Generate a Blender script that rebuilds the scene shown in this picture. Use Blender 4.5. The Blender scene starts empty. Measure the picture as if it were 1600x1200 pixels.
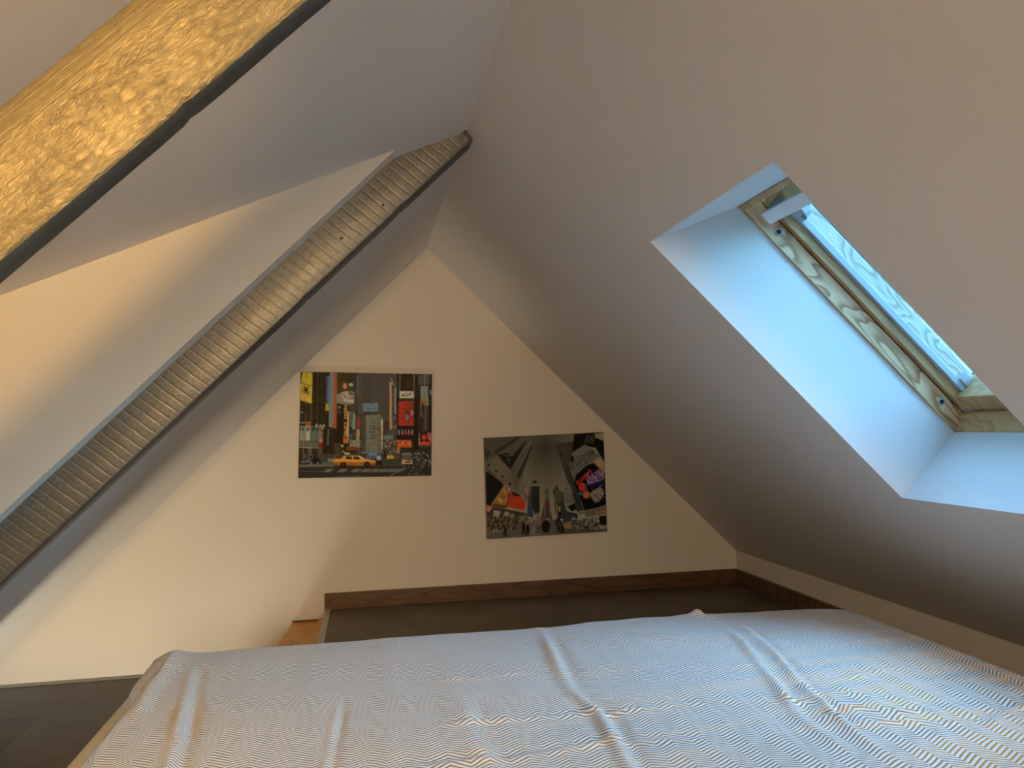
import bpy, bmesh, math, random
import numpy as np
from mathutils import Vector, Matrix
random.seed(4); rng = np.random.RandomState(7)
C = bpy.context.scene
COL = C.collection

# ------------------------------------------------------------------ camera
cam_d = bpy.data.cameras.new('camera'); cam = bpy.data.objects.new('camera', cam_d); COL.objects.link(cam)
CZ = 0.6823                                   # eye height over the loft floor
r_ = Vector((0.98211, -0.18711, -0.02104)); u_ = Vector((0.01092, -0.05497, 0.99843)); f_ = Vector((0.18797, 0.98080, 0.05194))
m = Matrix.Identity(4)
for i in range(3):
    m[i][0] = r_[i]; m[i][1] = u_[i]; m[i][2] = -f_[i]
m.translation = (0, 0, CZ)
cam.matrix_world = m
cam_d.sensor_width = 36; cam_d.lens = 1202.04 / 1600 * 36; cam_d.clip_start = 0.02
C.camera = cam

# ------------------------------------------------------------------ light and exposure
w = bpy.data.worlds.new('sky'); C.world = w; w.use_nodes = True
wn = w.node_tree.nodes; wl = w.node_tree.links
bg = wn['Background']
tc = wn.new('ShaderNodeTexCoord'); sp = wn.new('ShaderNodeSeparateXYZ'); rp = wn.new('ShaderNodeValToRGB')
wl.new(tc.outputs['Generated'], sp.inputs[0]); wl.new(sp.outputs['Z'], rp.inputs[0]); wl.new(rp.outputs[0], bg.inputs[0])
rp.color_ramp.elements[0].position = .15; rp.color_ramp.elements[1].position = .60       # bright hazy horizon, blue above
rp.color_ramp.elements[0].color = (0.35, 1.40, 2.10, 1); rp.color_ramp.elements[1].color = (0.24, 0.53, 0.88, 1)
bg.inputs[1].default_value = 16.5

def point(name, loc, power, color, size):
    d = bpy.data.lights.new(name, 'POINT'); d.energy = power; d.color = color; d.shadow_soft_size = size
    o = bpy.data.objects.new(name, d); COL.objects.link(o); o.location = loc; return o
def disk(name, loc, aim, power, color, size):
    d = bpy.data.lights.new(name, 'AREA'); d.shape = 'DISK'; d.size = size; d.energy = power; d.color = color
    o = bpy.data.objects.new(name, d); COL.objects.link(o); o.location = loc
    o.rotation_euler = Vector(aim).to_track_quat('-Z', 'Y').to_euler(); return o
def spot(name, loc, aim, power, color, size, cone):
    d = bpy.data.lights.new(name, 'SPOT'); d.energy = power; d.color = color; d.shadow_soft_size = size; d.spot_size = math.radians(cone); d.spot_blend = 1.0
    o = bpy.data.objects.new(name, d); COL.objects.link(o); o.location = loc
    o.rotation_euler = Vector(aim).to_track_quat('-Z', 'Y').to_euler(); return o
LAMP = spot('rafter_spotlight', (-.10, -.33, 1.02), (-.42, 1, -.20), 66, (1.0, 0.55, 0.11), .055, 90)   # clipped to the rafter behind the viewer
ROOM = disk('room_light', (.3, -2.3, 1.0), (0, 1, 0), 33, (1.0, 0.70, 0.41), 0.7)
STAIR = disk('stair_light', (-.8, 2.3, -.9), (-.05, .5, 1), 7.2, (1.0, 0.91, 0.70), 0.4)
# added fill light, as if from a second roof window behind the viewer
d2 = bpy.data.lights.new('roof_slope_fill', 'AREA'); d2.shape = 'RECTANGLE'; d2.size = .70; d2.size_y = .48; d2.energy = 20; d2.color = (.92, 1.0, .80)
o2 = bpy.data.objects.new('roof_slope_fill', d2); COL.objects.link(o2); o2.location = (.832, -.75, .769)
o2.rotation_euler = Vector((-.70, 0, -.71)).to_track_quat('-Z', 'Y').to_euler()

C.view_settings.view_transform = 'Standard'; C.view_settings.look = 'None'
C.view_settings.gamma = 1; C.view_settings.use_curve_mapping = False
C.view_settings.exposure = 0.0

# ------------------------------------------------------------------ materials
def mat(name, color=(.8, .8, .8), rough=.6, metal=0.0, spec=.5):
    M = bpy.data.materials.new(name); M.use_nodes = True
    b = M.node_tree.nodes['Principled BSDF']
    b.inputs['Base Color'].default_value = (*color, 1); b.inputs['Roughness'].default_value = rough
    b.inputs['Metallic'].default_value = metal; b.inputs['Specular IOR Level'].default_value = spec
    return M, M.node_tree.nodes, M.node_tree.links, b
def N(nodes, t, **kw):
    n = nodes.new('ShaderNode' + t)
    for k, v in kw.items():
        if isinstance(v, (int, float, tuple)) and k[0] == '_': n.inputs[k[1:].replace('_', ' ')].default_value = v
        else: setattr(n, k, v)
    return n
def coords(n, l, scale=(1, 1, 1), kind='Object', rot=(0, 0, 0)):
    t = N(n, 'TexCoord'); mp = N(n, 'Mapping'); mp.inputs['Scale'].default_value = scale; mp.inputs['Rotation'].default_value = rot
    l.new(t.outputs[kind], mp.inputs[0]); return mp.outputs[0]
def ramp(n, l, src, stops):
    r = N(n, 'ValToRGB'); e = r.color_ramp.elements
    while len(e) < len(stops): e.new(.5)
    for k, (p, c) in zip(e, stops): k.position = p; k.color = (*c, 1)
    l.new(src, r.inputs[0]); return r.outputs[0]
def bump(n, l, b, h, dist, strength=1.0, prev=None):
    bp = N(n, 'Bump'); bp.inputs['Distance'].default_value = dist; bp.inputs['Strength'].default_value = strength
    l.new(h, bp.inputs['Height'])
    if prev is not None: l.new(prev, bp.inputs['Normal'])
    l.new(bp.outputs[0], b.inputs['Normal']); return bp.outputs[0]

def paint_mat(name, color, grain=.0004):
    M, n, l, b = mat(name, color, .75, 0, .25)
    t = N(n, 'TexNoise', _Scale=420.0, _Detail=3.0); l.new(coords(n, l), t.inputs['Vector'])
    t2 = N(n, 'TexNoise', _Scale=2.2, _Detail=2.0); l.new(coords(n, l), t2.inputs['Vector'])
    c = ramp(n, l, t2.outputs[0], [(.3, tuple(x * .97 for x in color)), (.7, color)])
    l.new(c, b.inputs['Base Color']); bump(n, l, b, t.outputs[0], grain, .5)
    return M
WALL = paint_mat('wall_paint', (.78, .73, .67))
CEIL = paint_mat('ceiling_paint', (.76, .72, .69))
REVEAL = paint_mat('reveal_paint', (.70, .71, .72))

def beam_mat(name, color, lump, grain, saw=0.0, planed=None, rough=.5, metal=.4):
    """pewter coloured paint over rough sawn timber; the grain runs along local x, z is the depth of the rafter"""
    M, n, l, b = mat(name, color, rough, metal)
    v = coords(n, l, (75, 170, 170), rot=(0, .10, 0))
    n1 = N(n, 'TexNoise', _Scale=1.0, _Detail=5.0, _Roughness=.60, _Distortion=.9); l.new(v, n1.inputs['Vector'])
    n2 = N(n, 'TexNoise', _Scale=1.0, _Detail=4.0, _Roughness=.6); l.new(coords(n, l, (9, 420, 420)), n2.inputs['Vector'])
    big = N(n, 'TexNoise', _Scale=1.0, _Detail=2.0); l.new(coords(n, l, (14, 26, 26)), big.inputs['Vector'])
    amp = ramp(n, l, big.outputs[0], [(.3, (.35, .35, .35)), (.65, (1, 1, 1))])
    lm = N(n, 'Math', operation='MULTIPLY'); l.new(n1.outputs[0], lm.inputs[0]); l.new(amp, lm.inputs[1])
    if planed:
        t = N(n, 'TexCoord'); sp_ = N(n, 'SeparateXYZ'); l.new(t.outputs['Object'], sp_.inputs[0])
        mr = N(n, 'MapRange'); mr.inputs['From Min'].default_value = planed[0]; mr.inputs['From Max'].default_value = planed[1]
        mr.inputs['To Min'].default_value = 1.0; mr.inputs['To Max'].default_value = .18; l.new(sp_.outputs[2], mr.inputs['Value'])
        pm = N(n, 'Math', operation='MULTIPLY'); l.new(lm.outputs[0], pm.inputs[0]); l.new(mr.outputs[0], pm.inputs[1]); lm = pm
    bp = bump(n, l, b, lm.outputs[0], lump, 1.0)
    h = n2.outputs[0]; d = grain
    if saw:
        wv = N(n, 'TexWave', bands_direction='X', _Scale=saw, _Distortion=.8, _Detail=2.0); wv.inputs['Detail Scale'].default_value = 1.3
        l.new(coords(n, l, (1, 1, 1), rot=(0, .12, 0)), wv.inputs['Vector'])
        pw = N(n, 'Math', operation='POWER'); pw.inputs[1].default_value = 9.0; l.new(wv.outputs['Fac'], pw.inputs[0])
        m2 = N(n, 'Math', operation='MULTIPLY_ADD'); m2.inputs[1].default_value = -.8
        l.new(pw.outputs[0], m2.inputs[0]); l.new(h, m2.inputs[2]); h = m2.outputs[0]
    bump(n, l, b, h, d, 1.0, bp)
    c = ramp(n, l, n1.outputs[0], [(.3, tuple(x * .82 for x in color)), (.65, tuple(x * 1.1 for x in color))])
    l.new(c, b.inputs['Base Color'])
    return M
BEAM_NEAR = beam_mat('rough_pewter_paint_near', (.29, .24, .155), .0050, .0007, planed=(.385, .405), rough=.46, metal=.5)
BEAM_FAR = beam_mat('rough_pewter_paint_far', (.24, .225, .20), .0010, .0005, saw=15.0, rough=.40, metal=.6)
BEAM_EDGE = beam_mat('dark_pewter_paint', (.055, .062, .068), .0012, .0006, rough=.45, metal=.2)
SKY_TINT, *_ = mat('sky_tinted_strip', (.36, .46, .55), .6)  # unused strip colour with the blue of the skylight put in

def pine(name, light, dark, sc=1.0):
    """pine with long wandering grain along local x"""
    M, n, l, b = mat(name, light, .38)
    v = coords(n, l, (3.2 * sc, 9 * sc, 14 * sc))
    nz = N(n, 'TexNoise', _Scale=1.1, _Detail=2.0, _Distortion=.3); l.new(v, nz.inputs['Vector'])
    mu = N(n, 'Math', operation='MULTIPLY'); mu.inputs[1].default_value = 13.0; l.new(nz.outputs[0], mu.inputs[0])
    fr = N(n, 'Math', operation='FRACT'); l.new(mu.outputs[0], fr.inputs[0])
    c = ramp(n, l, fr.outputs[0], [(0, light), (.45, tuple((a * .75 + d_ * .25) for a, d_ in zip(light, dark))), (.86, dark), (1, light)])
    fine = N(n, 'TexNoise', _Scale=1.0, _Detail=4.0); l.new(coords(n, l, (8, 260, 260)), fine.inputs['Vector'])
    mxx = N(n, 'MixRGB', blend_type='MULTIPLY'); mxx.inputs[0].default_value = .35; l.new(c, mxx.inputs[1])
    l.new(ramp(n, l, fine.outputs[0], [(.3, (.6, .6, .6)), (.6, (1, 1, 1))]), mxx.inputs[2])
    l.new(mxx.outputs[0], b.inputs['Base Color'])
    return M
PINE = pine('varnished_pine', (.86, .57, .34), (.38, .16, .055), .75)
PINE_PLAIN = pine('varnished_pine_plain', (.62, .40, .19), (.46, .28, .12), .5)
PINE_SASH = pine('overlit_pine', (.66, .62, .52), (.34, .32, .25), 1.2)  # pine whitened: the strong sky light on it is put into the colour
STEP, *_ = (pine('orange_stained_stair', (.66, .30, .035), (.52, .20, .02), .7),)
SKIRT = pine('walnut_skirting', (.15, .075, .040), (.085, .040, .022), .45)
WHITE_METAL, *_ = mat('white_coated_metal', (.42, .46, .52), .35)
BAR_WHITE, *_ = mat('white_vent_bar', (.78, .82, .86), .35)
GREY_PLASTIC, *_ = mat('grey_plastic', (.22, .24, .27), .4)
DARK_GAP, *_ = mat('dark_gap', (.02, .014, .01), .9)
PLUG_RIM, *_ = mat('pale_plug_rim', (.45, .47, .50), .4)
ALU, *_ = mat('brushed_aluminium_trim', (.46, .45, .42), .45, .4)

def floor_mat():
    M, n, l, b = mat('dark_stone_vinyl', (.06, .045, .035), .42, 0, .4)
    t = N(n, 'TexNoise', _Scale=5.0, _Detail=6.0, _Roughness=.62); l.new(coords(n, l, (1, 1, 1)), t.inputs['Vector'])
    oi = N(n, 'ObjectInfo'); 
    c = ramp(n, l, t.outputs[0], [(.25, (.050, .037, .028)), (.5, (.100, .076, .056)), (.75, (.165, .130, .10))])
    l.new(c, b.inputs['Base Color'])
    t2 = N(n, 'TexNoise', _Scale=300.0, _Detail=2.0); l.new(coords(n, l), t2.inputs['Vector']); bump(n, l, b, t2.outputs[0], .0003, .6)
    return M
FLOOR = floor_mat()
SHEET, n_, l_, b_ = mat('cream_sheet_cotton', (.72, .68, .60), .85, 0, .2)
t_ = N(n_, 'TexNoise', _Scale=14.0, _Detail=3.0); l_.new(coords(n_, l_), t_.inputs['Vector']); bump(n_, l_, b_, t_.outputs[0], .012, .5)

def blanket_mat():
    M, n, l, b = mat('herringbone_weave', (.7, .7, .7), .92, 0, .15)
    uv = coords(n, l, kind='UV')
    wob = N(n, 'TexNoise', _Scale=7.0, _Detail=2.0); l.new(uv, wob.inputs['Vector'])
    sub = N(n, 'VectorMath', operation='SUBTRACT'); sub.inputs[1].default_value = (.5, .5, .5); l.new(wob.outputs['Color'], sub.inputs[0])
    ad = N(n, 'VectorMath', operation='MULTIPLY_ADD'); ad.inputs[1].default_value = (.018, .018, 0)
    l.new(sub.outputs[0], ad.inputs[0]); l.new(uv, ad.inputs[2])
    s = N(n, 'SeparateXYZ'); l.new(ad.outputs[0], s.inputs[0])
    pp = N(n, 'Math', operation='PINGPONG'); pp.inputs[1].default_value = .0275; l.new(s.outputs[0], pp.inputs[0])
    z = N(n, 'Math', operation='MULTIPLY_ADD'); z.inputs[1].default_value = .62; l.new(pp.outputs[0], z.inputs[0]); l.new(s.outputs[1], z.inputs[2])
    k = N(n, 'Math', operation='MULTIPLY'); k.inputs[1].default_value = 2 * math.pi / .0082; l.new(z.outputs[0], k.inputs[0])
    sn = N(n, 'Math', operation='SINE'); l.new(k.outputs[0], sn.inputs[0])
    h = N(n, 'Math', operation='MULTIPLY_ADD'); h.inputs[1].default_value = .5; h.inputs[2].default_value = .5; l.new(sn.outputs[0], h.inputs[0])
    # ochre weft that shows more where the weave is loose: long bands across the bed, more towards the right front
    att = N(n, 'Attribute', attribute_name='loose'); 
    band = N(n, 'TexNoise', _Scale=1.0, _Detail=3.0); l.new(coords(n, l, (2.6, 15, 1), kind='UV'), band.inputs['Vector'])
    bm = ramp(n, l, band.outputs[0], [(.42, (0, 0, 0)), (.58, (1, 1, 1))])
    mm = N(n, 'Math', operation='MULTIPLY'); l.new(bm, mm.inputs[0]); l.new(att.outputs['Fac'], mm.inputs[1])
    weft = N(n, 'MixRGB'); l.new(mm.outputs[0], weft.inputs[0]); weft.inputs[1].default_value = (.30, .21, .13, 1); weft.inputs[2].default_value = (.85, .34, .02, 1)
    hs = ramp(n, l, h.outputs[0], [(.18, (0, 0, 0)), (.52, (1, 1, 1))])
    mx = N(n, 'MixRGB'); l.new(hs, mx.inputs[0]); l.new(weft.outputs[0], mx.inputs[1]); mx.inputs[2].default_value = (.90, .88, .86, 1)
    l.new(mx.outputs[0], b.inputs['Base Color'])
    fz = N(n, 'TexNoise', _Scale=500.0, _Detail=2.0); l.new(uv, fz.inputs['Vector'])
    hh = N(n, 'Math', operation='MULTIPLY_ADD'); hh.inputs[1].default_value = .35; l.new(fz.outputs[0], hh.inputs[0]); l.new(h.outputs[0], hh.inputs[2])
    bump(n, l, b, hh.outputs[0], .0011, .8)
    b.inputs['Sheen Weight'].default_value = .15
    return M
BLANKET = blanket_mat()

def glass_mat():
    M = bpy.data.materials.new('window_glass'); M.use_nodes = True
    n = M.node_tree.nodes; l = M.node_tree.links; n.remove(n['Principled BSDF'])
    tr = N(n, 'BsdfTransparent'); tr.inputs[0].default_value = (.93, .96, .98, 1)
    gl = N(n, 'BsdfGlossy'); gl.inputs['Roughness'].default_value = .02
    fr = N(n, 'Fresnel'); mx = N(n, 'MixShader'); l.new(fr.outputs[0], mx.inputs[0]); l.new(tr.outputs[0], mx.inputs[1]); l.new(gl.outputs[0], mx.inputs[2])
    l.new(mx.outputs[0], n['Material Output'].inputs[0]); return M
GLASS = glass_mat()

# ------------------------------------------------------------------ mesh helpers
def mesh_obj(name, verts, faces, m, parent=None, smooth=False, matrix=None, **props):
    me = bpy.data.meshes.new(name); me.from_pydata([tuple(v) for v in verts], [], faces); me.update()
    o = bpy.data.objects.new(name, me); COL.objects.link(o)
    if m: me.materials.append(m)
    if smooth: me.polygons.foreach_set('use_smooth', [True] * len(me.polygons))
    if parent: o.parent = parent
    if matrix is not None: o.matrix_world = matrix
    for k, v in props.items(): o[k] = v
    return o
def fix(o):
    bm = bmesh.new(); bm.from_mesh(o.data); bmesh.ops.recalc_face_normals(bm, faces=bm.faces); bm.to_mesh(o.data); bm.free()
def box(name, lo, hi, m, parent=None, bevel=0.0, seg=2, matrix=None, **props):
    bm = bmesh.new(); bmesh.ops.create_cube(bm, size=1)
    for v in bm.verts: v.co = Vector([(lo[i] + hi[i]) / 2 + v.co[i] * (hi[i] - lo[i]) for i in range(3)])
    if bevel: bmesh.ops.bevel(bm, geom=bm.edges[:], offset=bevel, segments=seg, affect='EDGES', profile=.6)
    me = bpy.data.meshes.new(name); bm.to_mesh(me); bm.free(); me.materials.append(m)
    o = bpy.data.objects.new(name, me); COL.objects.link(o)
    if parent: o.parent = parent
    if matrix is not None: o.matrix_world = matrix
    for k, v in props.items(): o[k] = v
    return o
def prism(name, outline, axis, a, b, m, parent=None, bevel=0.0, **props):
    """outline in the two other axes, extruded along axis from a to b"""
    bm = bmesh.new(); ax = [i for i in range(3) if i != axis]
    def co(p, t): c = [0, 0, 0]; c[ax[0]], c[ax[1]] = p; c[axis] = t; return c
    A = [bm.verts.new(co(p, a)) for p in outline]; B = [bm.verts.new(co(p, b)) for p in outline]; k = len(outline)
    bm.faces.new(A); bm.faces.new(B[::-1])
    for i in range(k): bm.faces.new((A[i], A[(i + 1) % k], B[(i + 1) % k], B[i]))
    bmesh.ops.recalc_face_normals(bm, faces=bm.faces)
    if bevel: bmesh.ops.bevel(bm, geom=bm.edges[:], offset=bevel, segments=2, affect='EDGES')
    me = bpy.data.meshes.new(name); bm.to_mesh(me); bm.free(); me.materials.append(m)
    o = bpy.data.objects.new(name, me); COL.objects.link(o)
    if parent: o.parent = parent
    for k_, v in props.items(): o[k_] = v
    return o
def empty(name, loc=(0, 0, 0), matrix=None, **props):
    o = bpy.data.objects.new(name, None); COL.objects.link(o); o.location = loc; o.empty_display_size = .05
    if matrix is not None: o.matrix_world = matrix
    for k, v in props.items(): o[k] = v
    return o
ST = dict(kind='structure')

# ------------------------------------------------------------------ geometry of the room
TL, TR = .77776, .77656                       # pitch of the left and the right slope
RX, RZ = .246, 1.385                          # ridge
D = 3.024                                     # gable wall
KX, KZ = 1.520, .133                          # knee wall, its top
BACK = -2.75
ML = Matrix.Translation((0, 0, CZ)) @ Matrix.Rotation(-TL, 4, 'Y')     # left slope frame: x up the slope, z outwards
MR = Matrix.Translation((RX, 0, RZ)) @ Matrix.Rotation(TR, 4, 'Y')     # right slope frame: x down the slope, z outwards
WF = .3277                                    # plane of the far bay in the left frame
WR = .4040                                    # plane of the middle bay
def L(u, w_, y): return ML @ Vector((u, y, w_))
U_R = (ML.inverted() @ Vector((RX, 0, RZ))).x  # ridge in the left frame

# gable and other walls
def sheet(name, pts, m=WALL, faces=None, **kw): return mesh_obj(name, pts, faces or [tuple(range(len(pts)))], m, **{**ST, **kw})
zlow = -1.25
xl = lambda z, w_: L((z - CZ - w_ * math.cos(TL)) / math.sin(TL), w_, 0).x
box('wall_gable', (-2.2, D, -1.3), (2.0, D + .12, 1.6), WALL, **ST)
box('wall_back', (-2.4, BACK - .12, -1.3), (2.0, BACK, 1.8), WALL, **ST)
box('wall_left', (-2.4, BACK, -1.3), (-2.2, D, 1.0), WALL, **ST)
box('wall_right', (KX, BACK, -1.3), (KX + .10, D, KZ), WALL, **ST)

# far bay of the left slope
sheet('ceiling', [L(-2.9, WF, 1.80), L(U_R, WF, 1.80), L(U_R, WF, D), L(-2.9, WF, D),
                  L(-2.9, .43, 1.80), L(U_R, .43, 1.80)], CEIL, [(0, 3, 2, 1), (0, 1, 5, 4)])
# dormer on the left: a flatter ceiling from the ridge and, over the far rafter, a plaster cheek facing back into the room
DM = .424; CY = 1.741                          # pitch of the dormer ceiling, plane of the cheek
dz = lambda x: RZ - DM * (RX - x)
box('wall_dormer', (-2.4, BACK, .0), (-2.3, D, 1.6), WALL, **ST)
mesh_obj('ceiling', [(-2.35, BACK, dz(-2.35)), (RX, BACK, RZ), (RX, 1.86, RZ), (-2.35, 1.86, dz(-2.35)),
                     (-2.35, BACK, dz(-2.35) + .1), (RX, BACK, RZ + .1), (RX, 1.86, RZ + .1), (-2.35, 1.86, dz(-2.35) + .1)],
         [(0, 1, 2, 3), (4, 7, 6, 5), (0, 4, 5, 1), (2, 6, 7, 3), (0, 3, 7, 4), (1, 5, 6, 2)], CEIL, **ST)
WC = .3965                                     # underside of the cheek, just outside the rafter
def meet(w_):                                  # where the line w = const meets the dormer ceiling
    lo, hi = -1.0, U_R
    for _ in range(60):
        mid = (lo + hi) / 2; P = L(mid, w_, 0)
        if P.z < dz(P.x): lo = mid
        else: hi = mid
    return lo
ua = meet(WC)
nk = 40
ch_f = [L(-1.9 + (ua + 1.9) * i / nk, WC + (.0003 * math.sin(i * .9) + .0003 * math.sin(i * 2.3)) * (0 < i < nk), CY) for i in range(nk + 1)]
ch_t = [Vector((-2.33, CY, ch_f[0].z)), Vector((-2.33, CY, dz(-2.33) + .01)), Vector((ch_f[-1].x + .01, CY, dz(ch_f[-1].x + .01) + .005))]
pts = ch_t[:2] + [ch_t[2]] + ch_f[::-1]
n0 = len(pts)
mesh_obj('wall_cheek', [tuple(p) for p in pts] + [(p.x, CY + .12, p.z) for p in pts],
         [tuple(range(n0))[::-1], tuple(range(n0, 2 * n0))] + [(i, (i + 1) % n0, n0 + (i + 1) % n0, n0 + i) for i in range(n0)], WALL, **ST)

# right slope with the hole of the roof window, in its own frame (s down, y, outwards)
S0, S1, Y0, Y1 = .4735, 1.2567, 1.0023, 1.4931
SE = (KX - RX) / math.cos(TR) + .2
ys = [BACK, Y0, Y1, D]; ss = [0, S0, S1, SE]
vs = [(s, y, 0) for y in ys for s in ss]
fs = []
for i in range(3):
    for j in range(3):
        if (i, j) == (1, 1): continue
        p = i * 4 + j; fs.append((p, p + 1, p + 5, p + 4))
mesh_obj('ceiling', vs, fs, CEIL, matrix=MR, **ST)

# floor: a loft floor with the stair opening in its far left corner
OX, OY = -.157, 2.358
flo = empty('floor', (0, 0, 0), **ST)
box('subfloor', (-1.9, BACK, -.16), (KX, OY - .006, -.006), DARK_GAP, flo)
box('subfloor', (OX + .006, OY - .006, -.16), (KX, D, -.006), DARK_GAP, flo)
xs = [-1.9, -1.72, -.78, .16, 1.10, KX]
yt = [D - .47 * i for i in range(13)]; yt[-1] = BACK
tile_mesh = {}
def tile(x0, x1, y0, y1):
    key = (round(x1 - x0, 3), round(y1 - y0, 3))
    if key not in tile_mesh:
        tmp = box('tile', (0, 0, -.006), (x1 - x0, y1 - y0, 0), FLOOR, flo, bevel=.0004, seg=1); tile_mesh[key] = tmp.data; o = tmp
    else:
        o = bpy.data.objects.new('tile', tile_mesh[key]); COL.objects.link(o); o.parent = flo
    o.location = (x0, y0, 0)
for i in range(len(yt) - 1):
    y1, y0 = yt[i], max(yt[i + 1], BACK)
    if y1 - y0 < .02: continue
    for x0, x1 in zip(xs[:-1], xs[1:]):
        X0, X1, A, B = x0 + .0002, x1 - .0002, y0 + .0002, y1 - .0002
        if x1 <= OX:
            if A > OY - .02: continue
            B = min(B, OY - .02)
            tile(X0, X1, A, B)
        elif x0 < OX < x1 and B > OY:
            tile(max(X0, OX + .02), X1, max(A, OY), B)
            if A < OY - .02: tile(X0, X1, A, OY - .02)
        else: tile(X0, X1, A, B)
# aluminium nosings at the opening
def nosing(name, lo, hi, axis):
    t = empty(name, (0, 0, 0), **ST)
    box('profile', lo, hi, ALU, t, bevel=.0015)
    for q in (.35, .7):
        a = list(lo); b = list(hi); ax = 0 if axis == 1 else 1
        mid = lo[ax] + (hi[ax] - lo[ax]) * q; a[ax] = mid - .0012; b[ax] = mid + .0012; a[2] = hi[2] - .001; b[2] = hi[2] + .0012
        a[axis] += .002; b[axis] -= .002
        box('ridge', a, b, ALU, t)
    return t
nosing('trim_1', (OX, OY - .02, -.05), (OX + .022, D - .001, .003), 1)
nosing('trim_2', (-1.5, OY - .022, -.05), (OX, OY, .003), 0)
# skirting boards
box('baseboard_back', (OX, D - .014, 0), (KX, D, .060), SKIRT, bevel=.0015, **ST)
box('baseboard_right', (KX - .014, BACK, 0), (KX, D - .014, .060), SKIRT, bevel=.0015, **ST)
# lower storey seen through the opening
box('floor_lower', (-2.3, BACK, -1.35), (KX, D, -1.25), FLOOR, **ST)

# ------------------------------------------------------------------ roof window
win = empty('window_1', matrix=MR, **ST)
O1 = .199                                     # depth of the reveal
SF0 = .560                                    # frame top edge at that depth (the head of the reveal is splayed)
SF1 = S1 + .003
def wmesh(name, v, f, m, parent=win, **kw): return mesh_obj(name, v, f, m, parent, **kw)
rv = [(S0, Y0, 0), (S1, Y0, 0), (S1, Y1, 0), (S0, Y1, 0), (SF0, Y0, O1), (SF1, Y0, O1), (SF1, Y1, O1), (SF0, Y1, O1)]
wmesh('reveal', rv, [(0, 1, 5, 4), (1, 2, 6, 5), (2, 3, 7, 6), (3, 0, 4, 7)], REVEAL)
# outer box that keeps the sky out behind the reveal
wmesh('roof_kerb', [(S0 - .03, Y0 - .03, .001), (S1 + .03, Y0 - .03, .001), (S1 + .03, Y1 + .03, .001), (S0 - .03, Y1 + .03, .001),
                    (S0 - .03, Y0 - .03, .34), (S1 + .03, Y0 - .03, .34), (S1 + .03, Y1 + .03, .34), (S0 - .03, Y1 + .03, .34)],
      [(0, 1, 5, 4), (1, 2, 6, 5), (2, 3, 7, 6), (3, 0, 4, 7)], DARK_GAP)
# fixed pine frame: four bars, mitred look by bevels
O2 = .240
fr_t = .045
def bar(name, lo, hi, m, parent=win, bevel=.002, **kw): return box(name, lo, hi, m, parent, bevel=bevel, **kw)
far = bar('frame_bar', (SF0 - .02, Y1 - .004, O1), (SF1 + .02, Y1 + fr_t, O2), PINE)
bar('frame_bar', (SF0 - .02, Y0 - fr_t, O1), (SF1 + .02, Y0 + .004, O2), PINE)
bar('frame_bar', (SF0 - fr_t, Y0 + .004, O1), (SF0 + .012, Y1 - .004, O2), PINE_PLAIN)
prism('frame_bar', [(SF1 - .004, O1), (SF1 + fr_t, O1), (SF1 + fr_t, O2), (SF1 - .022, O2), (SF1 - .022, O2 - .012), (SF1 - .012, O2 - .016)], 1, Y0 + .004, Y1 - .004, PINE_PLAIN, win, .001)
# pale beads where the lining meets the frame
bar('lining_bead', (SF0, Y1 - .0055, O1 - .002), (SF1, Y1 - .0005, O1 + .001), PINE_PLAIN, bevel=.0005)
bar('lining_bead', (SF0, Y0 + .0005, O1 - .002), (SF1, Y0 + .0055, O1 + .001), PINE_PLAIN, bevel=.0005)
bar('lining_bead', (SF0 + .0005, Y0 + .008, O1 - .004), (SF0 + .014, Y1 - .008, O1 + .004), PINE_PLAIN, bevel=.001)
# opening sash
sash = empty('sash', (0, 0, 0), kind='structure'); sash.parent = win; del sash['kind']
SB0, SB1 = SF0 + .030, SF1 - .022
YA, YB = Y0 + .008, Y1 - .012
O3, O4 = .243, .318
sw = .022
bar('sash_stile', (SB0, YB - .004, O3), (SB1, YB + .05, O3 + .020), PINE_PLAIN, sash)
bar('sash_stile', (SB0, YA - .05, O3), (SB1, YA + .004, O3 + .020), PINE_PLAIN, sash)
bar('sash_stile', (SB0 + .03, YB - .0, O3 + .020), (SB1 - .03, YB + .05, O4), PINE_SASH, sash)
bar('sash_stile', (SB0 + .03, YA - .05, O3 + .020), (SB1 - .03, YA, O4), PINE_SASH, sash)
bar('sash_rail', (SB0 - .02, YA + .004, O3), (SB0 + .045, YB - .004, O4), PINE_PLAIN, sash)
bar('sash_rail', (SB1 - .040, YA + .004, O3 + .002), (SB1 + .02, YB - .004, O4), PINE_PLAIN, sash)
wmesh('shade_gap', [(SF0 + .01, YA - .01, O2 + .002), (SF1 - .01, YA - .01, O2 + .002), (SF1 - .01, YB + .01, O2 + .002), (SF0 + .01, YB + .01, O2 + .002),
                    (SF0 + .01, YA - .01, O3 + .002), (SF1 - .01, YA - .01, O3 + .002), (SF1 - .01, YB + .01, O3 + .002), (SF0 + .01, YB + .01, O3 + .002)],
      [(0, 1, 5, 4), (1, 2, 6, 5), (2, 3, 7, 6), (3, 0, 4, 7)], DARK_GAP)  # dark strip painting the shadow in the gap between frame and sash
bar('glass_pane', (SB0, YA - .02, O4), (SB1, YB + .02, O4 + .006), GLASS, sash, bevel=0)
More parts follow.
